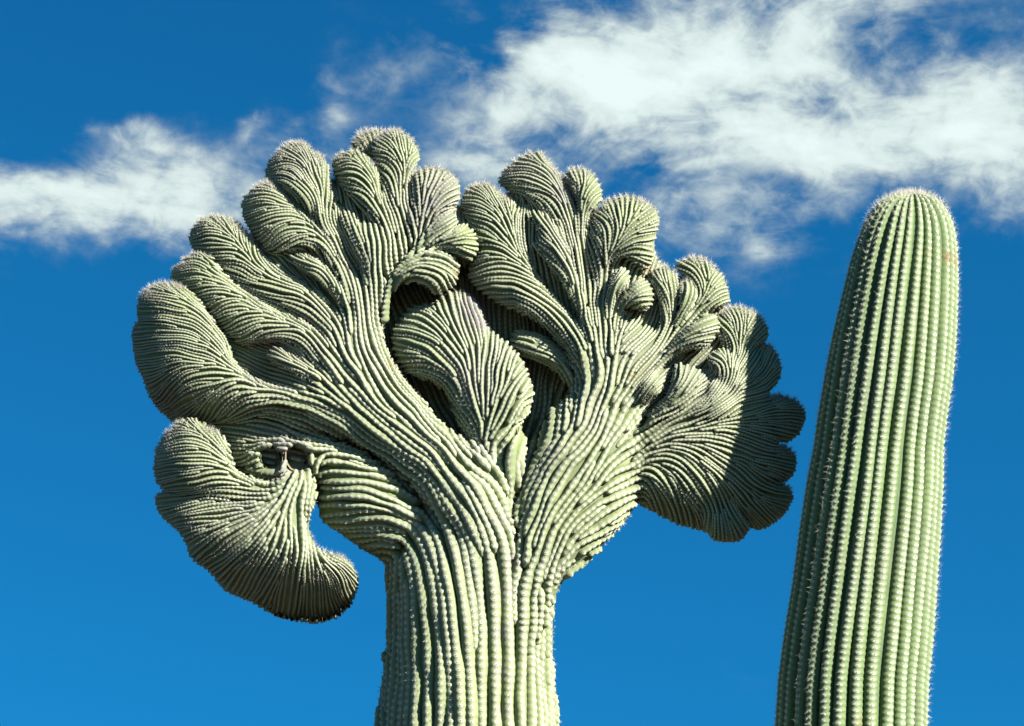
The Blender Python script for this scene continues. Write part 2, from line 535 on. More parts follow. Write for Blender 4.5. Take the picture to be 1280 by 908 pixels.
lobe('crest_lobe', 29, 35, 40, (0.16, 0.0),
     '305,279 301,266 300,255 303,246 312,237 322,229 332,224 342,226 351,232 361,243 370,253 381,263 394,272 408,285 420,302 432,325 445,360 455,400 440,400 428,362 415,335 400,318 385,312 368,317 350,322 335,319 318,303',
     '450,400 436,352 420,315 402,290 383,270 366,254 350,238 335,225', '366,256 348,245 328,243 308,250', '383,272 360,263 338,265 315,275',
     '395,285 370,278 350,285 335,300', '410,302 388,295 368,300 352,315', '350,240 338,232 322,233', '420,325 400,310 380,306 365,314', bend=((0, -1, 335, .014),))
lobe('crest_lobe', 36, 28, 18, (0.05, 0.03),
     '356,323 365,316 380,315 396,320 412,335 426,352 440,385 436,398 422,378 402,358 380,342 362,331',
     '445,405 428,365 408,340 385,327 360,322', '436,395 415,362 392,345 362,330')
lobe('crest_lobe', 16, 33, 34, (0.14, 0.0),
     '329,224 331,211 336,200 345,189 355,180 366,176 377,177 387,182 395,190 404,194 411,203 414,222 419,240 422,255 421,273 424,290 431,302 437,320 446,345 457,372 464,402 450,402 432,372 414,342 394,312 375,282 354,252 338,237',
     '457,402 442,350 427,312 414,282 403,250 394,222 385,200 374,178', '396,226 380,208 362,203 340,207', '390,212 375,194 360,188',
     '404,252 408,227 409,206', '414,278 416,258 420,246', '425,306 424,290 422,278', bend=((0, -1, 355, .02),))
lobe('crest_lobe', 34, 26, 28, (0.16, 0.0),
     '342,223 350,213 361,210 376,214 391,226 404,246 413,276 424,302 436,330 426,326 408,298 393,276 378,260 364,247 350,233',
     '436,335 420,305 408,275 396,250 380,232 360,222 345,222', '420,308 400,275 382,252 360,234', '400,255 386,232 370,218')
lobe('crest_lobe', 32, 28, 18, (0.03, 0.03),
     '423,270 426,262 434,260 442,263 450,274 460,277 470,277 480,284 490,292 493,322 487,352 477,382 462,402 456,362 448,332 440,312 430,294',
     '468,400 464,352 455,316 443,286 432,262', '471,390 468,347 464,312 459,279', '475,375 474,337 475,307 471,281', '462,372 450,332 440,308 427,288')
lobe('crest_lobe', 24, 32, 34, (0.18, 0.0),
     '412,205 419,195 428,189 439,186 450,188 460,195 468,204 474,214 477,226 480,243 487,256 491,270 494,290 492,325 482,335 478,305 468,283 452,266 434,247 420,230',
     '487,325 487,292 481,267 473,246 465,225 455,205 443,187', '477,260 462,243 445,236 428,240', '469,241 455,225 440,219 420,220',
     '461,220 448,207 435,203 416,208', '484,278 468,266 450,262', '472,240 474,228 472,213', bend=((0, -1, 440, .02),))
lobe('crest_lobe', 14, 28, 30, (0.14, 0.0),
     '462,193 464,181 470,170 480,163 494,160 507,165 517,174 524,185 527,197 522,209 514,217 513,240 510,260 508,282 506,310 500,340 487,335 489,292 486,262 479,245 473,225 467,208',
     '495,330 499,292 502,266 504,240 505,215 503,190 495,162', '500,275 490,255 479,248', '503,240 492,224 472,220', '503,217 492,200 478,193 464,194',
     '502,195 490,178 474,172', '505,216 512,198 525,193', '505,228 513,213 523,207')
lobe('crest_lobe', -10, 22, 16, (0, 0),
     '437,187 440,175 451,166 466,161 480,161 486,175 476,192 462,204 448,200', '470,205 462,185 452,168', '475,200 475,180 472,162')
lobe('crest_lobe', 22, 28, 26, (0.05, 0.0),
     '512,229 516,216 526,209 535,207 548,209 560,212 570,219 576,229 577,240 575,252 571,264 556,277 537,297 517,322 497,347 494,338 500,310 507,280 512,250',
     '493,355 506,315 519,285 531,262 542,240 548,222 551,209', '510,300 513,270 512,245 515,226', '523,275 524,250 522,230 521,213',
     '532,265 549,250 563,243 577,239', '522,286 541,269 559,263 573,263', '540,245 552,232 565,221')
lobe('crest_lobe', 34, 28, 16, (0.0, 0.0),
     '497,345 514,307 535,282 550,264 560,258 570,264 574,276 571,291 556,301 536,313 516,336 498,366',
     '497,352 525,307 549,286 572,274', '503,340 528,310 553,298 572,289', '515,310 540,281 561,263')
lobe('crest_lobe', 42, 27, 16, (0.0, 0.0),
     '560,287 573,279 584,279 592,287 598,299 599,310 596,321 588,328 576,324 558,314 536,318 516,332 505,345 520,318 540,300',
     '508,342 535,312 560,302 580,297 598,301', '535,312 560,297 580,282', '548,306 572,309 591,323')
lobe('crest_lobe', 48, 28, 18, (0.0, 0.0),
     '474,415 477,375 484,347 498,325 520,312 545,308 563,313 574,325 577,340 573,352 566,361 556,367 549,373 540,367 529,359 517,354 505,356 495,363 488,376 484,398 482,420',
     '479,405 485,358 502,332 530,318 556,322 573,338', '481,395 490,353 510,336 535,331 556,341 564,360', '484,382 495,350 515,342 533,347 546,360 550,370')

# underside of the left fan, with two old nest holes, and the drooping arm
lobe('crest_fold', 34, 40, 40, (0.10, -0.06),
     '318,556 335,545 365,540 400,541 440,553 480,578 512,606 540,645 560,700 560,760 530,750 500,725 474,703 450,690 420,668 397,653 394,638 398,620 398,602 384,592 350,590 325,575',
     '560,760 545,700 520,662 480,645 440,642 405,648', '530,660 500,638 460,625 425,620 398,622', '520,630 480,608 440,598 402,600',
     '505,600 465,578 425,570 385,572 330,572', '480,580 435,560 385,553 325,560', '540,720 510,690 480,680 452,686', bend=((1, 1, 625, .006),))
lobe('crest_fold', 30, 38, 20, (0.08, 0.0),
     '296,584 303,562 322,546 352,539 386,543 408,556 414,582 404,606 384,614 352,610 320,603',
     '420,570 392,552 355,546 322,553 300,578', '345,602 325,597 302,586', '384,575 398,588 404,608', '360,592 364,604 366,612', '405,565 410,580 408,600', '330,556 318,566 302,576')
lobe('drooping_arm', 58, 40, 40, (0.10, -0.04),
     '193,602 190,586 193,563 200,548 211,536 224,525 243,521 256,529 263,537 273,537 286,553 290,569 294,586 309,595 328,598 350,604 340,628 300,632 255,628 222,620 202,614',
     '360,610 325,606 300,597 283,576 264,551 244,523', '305,601 278,592 245,592 205,603', '288,583 264,570 235,568 196,578', '272,562 250,548 222,544 202,553',
     '294,592 286,566 274,540', '330,612 290,610 250,608 210,612', bend=((0, -1, 240, .012),))
lobe('drooping_arm', 52, 50, 60, (0.04, -0.08),
     '335,604 344,594 350,580 362,572 380,572 392,590 398,612 398,629 390,645 388,655 391,670 398,683 408,689 421,690 435,698 446,710 451,724 449,744 437,764 421,775 395,784 368,778 348,776 328,764 312,754 286,746 272,735 263,718 246,708 234,698 229,678 219,665 197,648 190,626 196,612 220,608 260,614 300,616',
     '362,592 345,612 320,624 290,631 250,640 205,645', '368,594 355,627 333,658 300,690 268,718', '374,595 365,632 355,672 340,712 318,750',
     '381,598 375,642 372,692 368,732 360,772', '390,608 383,652 388,692 398,732 403,778', '392,640 390,664 402,694 424,720 440,755',
     '394,670 404,692 424,702 446,722', '345,605 300,620 250,625 198,625', bend=((1, 1, 665, .0085), (1, -1, 608, .02), (0, -1, 250, .008)))

# the small fan in the middle
lobe('crest_fan', 24, 48, 26, (0.02, 0.10),
     '488,420 491,408 500,395 508,385 522,379 540,377 548,372 556,365 566,361 578,360 590,367 600,380 608,395 611,407 622,418 636,427 646,438 656,448 661,465 668,482 669,500 662,516 652,535 648,600 640,660 618,660 602,610 588,570 575,540 565,515 556,492 540,480 515,472 498,463 490,442',
     '626,660 613,600 601,550 594,500 588,460 580,420 572,385 568,361', '599,550 586,500 570,460 545,430 515,417 489,420',
     '590,520 575,487 550,462 520,455 496,462', '588,480 572,440 550,407 528,388 506,387', '582,430 565,402 552,372',
     '592,540 576,505 562,488', '605,540 607,500 610,460 612,420', '608,545 615,505 628,467 640,433', '612,540 622,507 640,480 660,460',
     '615,548 630,520 648,505 669,498', '630,650 622,600 622,560 634,530 655,520')
lobe('crest_fold', 34, 44, 18, (0.04, 0.06),
     '602,575 603,520 607,470 610,425 613,410 623,418 636,427 646,438 656,448 661,465 668,482 669,500 662,516 646,534 626,560 612,590',
     '606,580 606,520 610,465 614,412', '608,575 613,515 626,470 640,432', '612,570 622,518 640,482 662,462', '615,570 632,525 650,506 669,498', '618,572 636,538 655,524')
lobe('crest_fold', 36, 50, 14, (0, 0.06),
     '622,640 620,590 622,555 630,535 645,528 658,535 664,555 660,585 652,620 645,650 632,660', '635,655 632,600 630,560 638,535', '645,650 646,600 650,565 655,540')
lobe('crest_fold', 14, 36, 22, (0.05, 0.0),
     '636,421 645,411 660,412 682,418 702,431 722,453 733,480 735,530 722,520 712,490 695,466 670,452 642,442',
     '732,530 724,475 702,443 672,427 640,418', '725,505 705,463 680,448 644,437')

# right fan, rim lobes from the middle round to the lower right
lobe('crest_lobe', 24, 34, 36, (0.12, 0.03),
     '574,260 576,244 581,236 591,230 604,227 616,231 625,239 632,246 640,248 648,257 652,268 650,281 655,295 661,313 668,337 682,356 702,376 722,400 748,450 738,462 712,432 680,405 648,392 616,378 598,363 583,347 587,330 595,310 583,285',
     '750,460 718,405 692,370 670,345 651,318 637,290 626,265 613,240 604,228', '640,298 618,281 598,271 575,268', '630,272 612,256 595,249 577,250',
     '655,325 630,308 608,304 594,312', '672,347 640,330 612,329 588,336', '692,370 655,352 622,349 594,358', '716,402 680,378 645,371 612,377',
     '652,318 646,291 645,268 647,257', '620,255 610,240 596,232', bend=((0, -1, 600, .014),))
lobe('crest_lobe', 16, 33, 36, (0.14, 0.0),
     '620,231 626,217 634,207 644,199 652,194 661,190 670,188 680,192 687,200 692,209 701,215 707,225 716,240 723,260 723,290 724,330 737,370 748,412 742,432 726,385 712,352 702,322 694,292 680,270 660,257 640,245',
     '752,450 740,400 728,360 719,320 713,285 703,255 691,230 679,205 670,189', '708,280 690,264 668,255 640,250', '700,252 680,241 655,237 625,238',
     '690,230 670,219 650,214 630,219', '682,212 665,203 648,203', '714,280 707,255 703,232 701,217', bend=((0, -1, 650, .014),))
lobe('crest_lobe', 36, 28, 28, (0.20, 0.03),
     '654,270 660,264 670,262 682,266 694,275 704,287 713,308 721,340 733,375 747,412 740,428 722,394 706,364 690,340 672,320 658,308 664,299 672,298 668,284',
     '745,425 723,372 709,327 696,294 680,274 657,270', '728,385 705,338 690,310 668,300', '722,378 700,340 682,318 660,306', '735,400 715,350 703,305 690,280')
lobe('crest_lobe', 26, 27, 20, (0, 0),
     '702,221 708,213 717,209 728,209 739,214 747,223 753,235 755,246 748,260 741,267 737,280 734,295 732,312 729,332 736,370 748,405 736,408 722,345 716,305 716,272 720,252 713,240 705,231',
     '746,440 736,380 726,330 723,295 725,265 728,245 727,225 723,210', '726,250 718,234 703,226', '727,266 736,247 753,238', '725,287 735,267 754,250',
     '729,245 738,228 746,222', '725,312 731,292 741,270')
lobe('crest_lobe', 30, 33, 34, (0.14, 0.0),
     '732,305 734,287 740,270 748,258 758,250 770,246 782,243 793,245 805,251 815,255 824,265 826,277 822,290 819,305 818,322 812,337 804,343 794,335 784,326 773,325 764,337 759,362 757,402 754,445 744,445 741,400 741,352 734,330',
     '749,445 749,390 753,350 761,320 771,300 782,275 787,246', '749,365 745,343 733,322', '753,342 753,320 750,302 736,292', '761,320 764,292 757,272 744,268',
     '771,302 772,277 767,250', '776,296 796,279 820,266', '767,313 786,298 806,293 823,290', '762,323 781,311 800,309 819,314', '758,334 773,321 790,323 807,340', bend=((0, -1, 752, .03),))
lobe('crest_fold', 40, 36, 14, (0, 0.02),
     '754,385 757,365 763,346 771,335 780,333 788,341 789,352 779,363 770,377 764,397 760,425 753,420',
     '757,420 762,375 772,351 786,339', '760,415 768,373 780,358 789,350')
lobe('crest_fold', 42, 38, 14, (0, 0.02),
     '758,440 762,410 767,390 776,370 788,353 800,344 812,352 819,364 818,378 808,392 796,388 784,386 778,398 774,422 772,455',
     '762,445 768,396 782,373 800,358 813,353', '766,440 774,397 789,379 804,376 819,376', '768,450 774,412 783,392 795,389 806,395')
lobe('crest_lobe', 32, 28, 18, (0, 0),
     '808,349 812,339 818,335 827,332 837,334 846,341 850,350 849,367 847,390 843,412 828,442 812,465 806,455 815,430 824,405 824,385 817,365',
     '812,465 828,438 840,408 843,383 842,360 836,335', '839,400 833,377 822,358 808,348', '826,435 830,412 827,395 818,388')
lobe('crest_lobe', 22, 27, 20, (-0.03, 0),
     '840,335 847,327 856,322 867,320 879,322 890,328 900,338 907,349 910,360 914,372 911,382 900,388 888,390 872,402 852,422 828,447 804,482 794,478 818,435 843,398 858,374 862,358 853,346',
     '800,480 832,436 857,405 873,380 880,355 878,335 872,320', '876,365 868,347 855,340 841,337', '880,350 870,334 856,328', '881,366 893,350 905,344',
     '879,374 893,363 911,362', '873,386 889,378 914,376')
lobe('crest_lobe', 37, 26, 14, (0, 0),
     '847,360 852,352 862,349 870,356 873,366 869,386 856,404 840,422 838,410 848,385', '845,415 863,383 869,363 862,350', '846,402 855,380 850,356')
lobe('crest_lobe', 53, 29, 20, (-0.02, 0),
     '796,488 818,455 844,422 864,401 880,391 892,390 900,398 901,410 896,422 888,433 876,441 864,438 850,443 832,455 812,480 802,496',
     '798,488 832,440 861,412 885,401 901,400', '815,466 846,433 870,421 898,415', '825,462 850,440 868,433 886,433')
lobe('crest_lobe', 22, 28, 22, (-0.04, 0),
     '890,404 899,391 912,382 922,382 934,385 944,389 955,397 962,410 961,424 952,440 940,455 933,482 922,505 912,480 902,445 895,424',
     '920,505 929,462 931,430 926,405 919,382', '927,440 913,417 897,407', '930,430 941,411 953,398', '927,470 940,440 958,425')
lobe('crest_lobe', 47, 29, 18, (-0.03, 0),
     '882,452 890,438 902,433 915,440 926,455 932,482 928,510 914,502 902,482 892,468', '925,510 921,477 908,454 886,446', '928,500 926,467 914,441', '915,500 903,475 886,458')
lobe('crest_wing', 32, 48, 60, (-0.02, -0.06),
     '745,625 760,585 785,545 812,510 842,488 872,466 902,446 926,430 948,436 958,462 965,500 974,530 978,570 978,610 965,640 940,657 905,674 870,664 840,656 815,641 797,632 790,620',
     '750,620 790,562 840,522 880,500 910,470 927,432', '755,615 812,552 860,530 910,520 966,500', '760,610 805,556 840,541 890,545 940,556 978,572',
     '770,605 805,562 840,556 880,567 920,600 958,645', '775,605 805,568 835,566 867,582 895,612 908,645 905,674', '780,605 805,580 828,592 847,617 860,662',
     '785,608 802,590 815,607 825,645', bend=((1, 1, 590, .007),))
lobe('crest_fold', 44, 42, 16, (-0.05, 0),
     '846,528 868,507 884,490 883,478 893,471 905,472 914,483 921,497 928,516 910,527 880,531', '850,527 886,516 906,502 916,487', '872,516 893,505 903,490 902,472', '882,508 888,497 889,477')
lobe('crest_fold', 46, 42, 16, (-0.05, 0),
     '795,538 818,507 837,486 839,466 843,452 852,452 864,457 876,459 884,469 885,481 879,495 866,510 841,522 815,540',
     '803,532 829,502 846,480 845,453', '808,530 838,501 858,483 874,461', '814,532 845,509 868,493 884,479', '818,532 850,515 879,497')
lobe('crest_fold', 46, 38, 12, (-0.03, 0),
     '794,496 797,482 805,470 818,462 829,468 834,480 827,492 811,502 800,507', '798,505 806,485 818,464', '802,503 818,488 833,478')
lobe('crest_lobe', 22, 26, 20, (-0.05, 0),
     '920,516 930,472 940,444 955,428 966,432 976,448 979,464 975,478 966,489 946,503', '918,520 944,482 960,456 968,434', '924,518 950,490 978,464', '922,510 935,470 950,432')
lobe('crest_lobe', 28, 26, 20, (-0.06, 0),
     '912,530 935,512 955,500 970,491 985,495 997,499 1007,511 1009,523 1004,537 998,546 985,556 965,553 940,545', '914,532 955,520 985,512 1007,515', '918,535 960,535 1000,541', '920,525 955,507 986,496')
lobe('crest_lobe', 30, 26, 20, (-0.06, 0),
     '915,565 935,556 960,554 985,556 996,567 998,581 992,598 980,606 955,603 930,592', '912,565 955,573 998,580', '918,572 950,588 983,605', '920,562 955,560 990,560')
lobe('crest_lobe', 28, 28, 28, (-0.06, -0.1),
     '902,585 925,588 955,598 983,604 992,614 993,626 984,642 973,653 955,664 935,662 915,640', '905,588 945,612 990,622', '905,592 935,626 965,658', '903,600 920,635 938,662', bend=((1, 1, 620, .012),))
lobe('crest_lobe', 32, 28, 18, (-0.03, 0),
     '872,630 895,620 925,628 938,650 938,664 932,674 922,680 900,680 888,676 880,664', '895,615 903,648 905,681', '905,618 922,648 935,670', '885,622 887,650 886,675')

# how far apart the ribs run: x, y, spacing
SPACING = np.array([float(t) for t in '''
580 950 18  580 850 17.5  500 900 15  500 800 14  690 900 13.5  690 800 13  620 780 17  620 720 16  600 620 14.5  700 640 11  760 620 11  780 660 10  500 560 11  430 470 10.5  470 400 10
400 380 8.5  340 380 7  280 340 6  220 340 5.2  210 400 5.5  250 460 6  300 490 8  380 500 10  450 600 10  430 640 10  350 620 9.5
300 620 8  230 570 6  210 620 6  300 700 8  360 740 7  430 730 5.2  370 670 9.5  400 260 6  350 205 5  340 260 6  400 310 8  440 210 6
500 185 5.5  490 260 7.5  550 230 7  520 320 9  560 340 8.5  470 340 9  590 300 7  540 420 8  590 480 9  630 480 9  500 430 7.5
600 260 5  640 300 6.5  660 220 5.5  690 280 6.5  700 360 8  730 230 6  780 270 6.5  800 300 6.5  760 340 8  740 460 11  710 530 11
790 370 7  830 360 6  880 340 6  870 420 7  840 490 8  780 520 12  900 490 6  925 400 5.5  960 450 5.5  900 550 8  950 560 6
990 520 5.5  960 630 5.5  880 620 7  840 600 8.5  540 740 16  520 700 15  480 760 13  320 450 5.5  365 455 6  400 340 6  372 326 6  700 430 6.5  770 360 6  800 365 6  815 485 5.5'''.split()]).reshape(-1, 3)

# weathered corky patches, scars and fresh growth: x, y, radius, strength
GREY = [(548, 235, 34, .8), (530, 265, 22, .6), (705, 240, 20, 1.0), (690, 215, 14, .5), (592, 385, 24, 1.3), (600, 402, 14, 1.3), (588, 410, 10, .8),
        (355, 560, 24, 1.0), (350, 590, 14, .8), (335, 540, 16, .7), (320, 470, 20, .6), (345, 480, 22, .5), (338, 225, 12, .6), (250, 385, 10, .3),
        (602, 560, 18, .6), (665, 590, 18, .5), (690, 560, 12, .4), (815, 500, 26, .3), (400, 196, 10, .5), (640, 700, 14, .7), (634, 740, 13, .7), (628, 790, 13, .7), (628, 840, 12, .6), (630, 890, 12, .6), (625, 650, 12, .5),
        (540, 250, 40, .8), (370, 200, 22, .45), (440, 330, 30, .35), (700, 300, 40, .35), (420, 420, 50, .3), (340, 440, 26, .5), (660, 215, 26, .5), (745, 330, 30, .3), (880, 470, 40, .4), (310, 640, 40, .35), (590, 470, 40, .45)]
BROWN = [(432, 762, 14, 1.0), (415, 776, 14, .8), (205, 500, 26, .9), (235, 508, 18, .7), (395, 645, 8, .6), (575, 342, 10, 1.0), (808, 340, 9, .9), (915, 672, 14, .4),
         (495, 455, 12, .5), (842, 448, 6, .5), (792, 470, 6, .6), (345, 433, 9, .5), (365, 438, 8, .4)]
YOUNG = [(600, 860, 120, .5), (560, 760, 70, .3), (585, 295, 18, 1.0), (470, 225, 14, .5), (740, 235, 20, .5), (520, 190, 18, .35), (700, 640, 60, .35), (760, 600, 50, .3), (690, 800, 60, .45), (640, 600, 40, .5),
         (230, 375, 20, .5), (250, 340, 18, .4), (320, 310, 14, .5), (500, 390, 14, .5), (645, 550, 20, .7), (400, 590, 24, .5), (790, 260, 26, .3), (885, 350, 22, .3), (620, 700, 60, .2),
         (795, 540, 30, .5), (350, 520, 20, .4)]
# tufts of long white hair on the growing edge
FUZZ = [(455, 168, 22, 1.0), (183, 362, 14, .8), (225, 325, 14, .6), (350, 185, 16, .6), (605, 228, 16, .4), (940, 388, 12, .7), (870, 321, 22, .5), (822, 268, 16, .5),
        (490, 161, 16, .6), (665, 190, 18, .4), (727, 210, 14, .5), (260, 269, 14, .4)]
HOLES = [(338, 571, 11.5, 13), (371, 573, 13.5, 15)]

GX0, GY0, GX1, GY1 = 130, 130, 1045, 1120
GW, GH = GX1 - GX0, GY1 - GY0


SPACING[:, 2] = np.where(SPACING[:, 2] < 9.5, SPACING[:, 2] * 0.86, SPACING[:, 2])


def solve_lobe(L):
    poly = chaikin(L['poly'], 2)
    # ribs stand about two pixels proud of the body
    nx = np.roll(poly, -1, 0) - np.roll(poly, 1, 0)
    nrm = np.stack([-nx[:, 1], nx[:, 0]], 1) / (np.linalg.norm(nx, axis=1, keepdims=True) + 1e-9)
    area = 0.5 * np.sum(poly[:, 0] * np.roll(poly[:, 1], -1) - np.roll(poly[:, 0], -1) * poly[:, 1])
    inset = min(0.42, 0.42 * math.sqrt(abs(area)) / 40.0) * float(idw_field(np.array([[poly[:, 0].mean()]]), np.array([[poly[:, 1].mean()]]), SPACING[:, 0], SPACING[:, 1], SPACING[:, 2:3], 60.0, 2.0).ravel()[0])
    poly = poly + nrm * (inset if area > 0 else -inset)
    x0, y0 = np.floor(poly.min(0)).astype(int) - 3
    x1, y1 = np.ceil(poly.max(0)).astype(int) + 4
    x0, y0 = max(x0, GX0), max(y0, GY0)
    x1, y1 = min(x1, GX1), min(y1, GY1)
    X, Y = np.meshgrid(np.arange(x0, x1), np.arange(y0, y1))
    mask = poly_mask(poly, X + 0.01, Y + 0.01)
    u = inflate(mask, L['D'])
    u = u / u.max()
    cx, cy = poly.mean(0)
    zm = L['z'] + L['tilt'][0] * (X - cx) + L['tilt'][1] * (Y - cy)
    bx, by = np.zeros(X.shape), np.zeros(X.shape)
    for ax, side, start, k in L['bend']:
        e = np.maximum(0.0, ((X, Y)[ax] - start) * side)
        zm = zm - k * e * e
        if ax == 0: bx = bx - 2 * k * e * side
        else: by = by - 2 * k * e * side
    gy, gx = np.gradient(u)
    pw = 0.5 if L['name'] == 'stem' else 0.42
    sq = np.maximum(u, 1e-4) ** pw
    hole = np.zeros(X.shape)
    if L['name'] == 'crest_fold' or L['name'] == 'drooping_arm' or L['name'] == 'crest_fan':
        for hx, hy, rx, ry in HOLES:
            r = np.sqrt(((X - hx) / rx) ** 2 + ((Y - hy) / ry) ** 2)
            hole = np.maximum(hole, np.clip((1.25 - r) / 0.3, 0, 1))
    z = zm + L['T'] * sq - hole * 70
    dq = pw * np.maximum(u, 1e-4) ** (pw - 1)
    zx = L['T'] * dq * gx + L['tilt'][0] + bx
    zy = L['T'] * dq * gy + L['tilt'][1] + by
    # course of the ribs
    pts, vec = [], []
    for g in L['guides']:
        r = resample(chaikin(g, 2, False), 5.0)
        t = np.gradient(r, axis=0)
        t /= np.linalg.norm(t, axis=1, keepdims=True) + 1e-9
        pts.append(r); vec.append(t)
    pts = np.vstack(pts); vec = np.vstack(vec)
    k = 4
    cxs, cys = np.meshgrid(np.arange(x0, x1 + k + 1, k), np.arange(y0, y1 + k + 1, k))
    f = upsample(idw_field(cxs, cys, pts[:, 0], pts[:, 1], vec, 9.0, 1.6), k, X.shape[0], X.shape[1])
    f /= np.linalg.norm(f, axis=2, keepdims=True) + 1e-6
    L.update(x0=x0, y0=y0, mask=mask, u=u, z_f=z, zm=zm, zx=zx, zy=zy, flow=f, hole=hole)


for L in LOBES:
    solve_lobe(L)

NEG = -1e4
Zmax = np.full((GH, GW), NEG)
LAB = np.full((GH, GW), -1, np.int32)


def win(L):
    h, w = L['mask'].shape
    return slice(L['y0'] - GY0, L['y0'] - GY0 + h), slice(L['x0'] - GX0, L['x0'] - GX0 + w)


for i, L in enumerate(LOBES):
    s = win(L)
    z = np.where(L['mask'], L['z_f'], NEG)
    b = z > Zmax[s]
    LAB[s][b] = i
    Zmax[s] = np.maximum(Zmax[s], z)
KB = 8.0
SW = np.zeros((GH, GW)); ZM = np.zeros((GH, GW)); UU = np.zeros((GH, GW))
NX = np.zeros((GH, GW)); NY = np.zeros((GH, GW)); NZ = np.zeros((GH, GW))
FX = np.zeros((GH, GW)); FY = np.zeros((GH, GW)); HO = np.zeros((GH, GW))
for L in LOBES:
    s = win(L)
    w = np.where(L['mask'], np.exp(np.clip((L['z_f'] - Zmax[s]) / KB, -60, 0)), 0)
    SW[s] += w
    ln = np.sqrt(L['zx'] ** 2 + L['zy'] ** 2 + 1)
    NX[s] += -w * L['zx'] / ln; NY[s] += -w * L['zy'] / ln; NZ[s] += w / ln
    ZM[s] += w * L['zm']; UU[s] += w * L['u']
    HO[s] = np.maximum(HO[s], np.where(w > 0.3, L['hole'], 0))
    wf = np.where(L['mask'], np.exp(-((Zmax[s] - L['z_f']) / 14.0) ** 2), 0)
    FX[s] += wf * L['flow'][..., 0]; FY[s] += wf * L['flow'][..., 1]
ok = SW > 0
Z = np.where(ok, Zmax + KB * np.log(np.maximum(SW, 1e-9)), NEG)
ZM = np.where(ok, ZM / np.maximum(SW, 1e-9), 0); UU = np.where(ok, UU / np.maximum(SW, 1e-9), 0)
ln = np.sqrt(NX ** 2 + NY ** 2 + NZ ** 2) + 1e-9
NX, NY, NZ = NX / ln, NY / ln, NZ / ln
ln = np.sqrt(FX ** 2 + FY ** 2) + 1e-9
FX, FY = FX / ln, FY / ln
def slow_noise(step, seed):
    r = np.random.default_rng(seed).normal(0, 1, (GH // step + 3, GW // step + 3))
    return upsample(r, step, GH, GW)


turn = 0.13 * slow_noise(26, 1) + 0.09 * slow_noise(12, 2)
turn = turn * np.where(LAB == 0, 0.35, 1.0)
FX, FY = FX * np.cos(turn) - FY * np.sin(turn), FX * np.sin(turn) + FY * np.cos(turn)
ck = 6
sx, sy = np.meshgrid(np.arange(GX0, GX1 + ck + 1, ck), np.arange(GY0, GY1 + ck + 1, ck))
SP = upsample(idw_field(sx, sy, SPACING[:, 0], SPACING[:, 1], SPACING[:, 2:3], 60.0, 2.0), ck, GH, GW)[..., 0]
SP = SP * (1 + 0.07 * slow_noise(23, 3))

# plain lists are quicker to read one value at a time
# how near the outer silhouette a place is (1 at the edge, 0 from 16 px inwards)
EDGE = (LAB < 0).astype(float)
_e = EDGE > 0
for q in range(16):
    g = _e.copy()
    g[1:] |= _e[:-1]; g[:-1] |= _e[1:]; g[:, 1:] |= _e[:, :-1]; g[:, :-1] |= _e[:, 1:]
    EDGE[g & ~_e] = 1 - q / 16.0
    _e = g
lZ, lL, lF, lG = Z.tolist(), LAB.tolist(), FX.tolist(), FY.tolist()
lNx, lNy, lNz, lS, lH = NX.tolist(), NY.tolist(), NZ.tolist(), SP.tolist(), HO.tolist()
CELL = 10
grid = {}


def near(x, y, z, lim, skip):
    """is there a rib other than skip closer than lim"""
    cx, cy = int(x) // CELL, int(y) // CELL
    l2 = lim * lim
    for a in (cx - 1, cx, cx + 1):
        for b in (cy - 1, cy, cy + 1):
            c = grid.get((a, b))
            if c:
                for (px, py, pz, pid) in c:
                    if pid != skip:
                        dx = px - x; dy = py - y; dz = pz - z
                        if dx * dx + dy * dy + dz * dz < l2:
                            return True
    return False


STEP = 2.0


def trace(x, y, sgn, lid):
    pts = []
    ix, iy = int(x + 0.5) - GX0, int(y + 0.5) - GY0
    z = lZ[iy][ix]
    lab = lL[iy][ix]
    for k in range(700):
        fx, fy = lF[iy][ix] * sgn, lG[iy][ix] * sgn
        # midpoint look-ahead
        jx, jy = int(x + fx + 0.5) - GX0, int(y + fy + 0.5) - GY0
        if 0 <= jx < GW and 0 <= jy < GH and lL[jy][jx] == lab:
            gx, gy = lF[jy][jx] * sgn, lG[jy][jx] * sgn
            if gx * fx + gy * fy > 0:
                fx, fy = gx, gy
        nz = max(lNz[iy][ix], 0.06)
        m = -(lNx[iy][ix] * fx + lNy[iy][ix] * fy) / nz
        st = max(0.3, STEP / math.sqrt(1 + m * m))
        x2, y2 = x + fx * st, y + fy * st
        ix2, iy2 = int(x2 + 0.5) - GX0, int(y2 + 0.5) - GY0
        if not (0 <= ix2 < GW and 0 <= iy2 < GH):
            break
        lab2 = lL[iy2][ix2]
        if lab2 < 0:
            pts.append((x2, y2, z - 5.0)); break
        if lH[iy2][ix2] > 0.25:
            break
        z2 = lZ[iy2][ix2]
        if lab2 != lab and abs(z2 - z) > 13:
            if z2 < z:
                pts.append((x2, y2, z - 5.0))
            else:
                for q in range(1, 4):
                    pts.append((x + fx * st * q, y + fy * st * q, z + m * st * q))
            break
        s = lS[iy2][ix2]
        if near(x2, y2, z2, 0.47 * s, lid):
            break
        if k > 8 and len(pts) > 9:
            # a course that doubles back on itself ends here
            a = pts[-8]
            if (x2 - a[0]) ** 2 + (y2 - a[1]) ** 2 + (z2 - a[2]) ** 2 < 9:
                break
        pts.append((x2, y2, z2))
        x, y, z, ix, iy, lab = x2, y2, z2, ix2, iy2, lab2
    return pts


lines = []


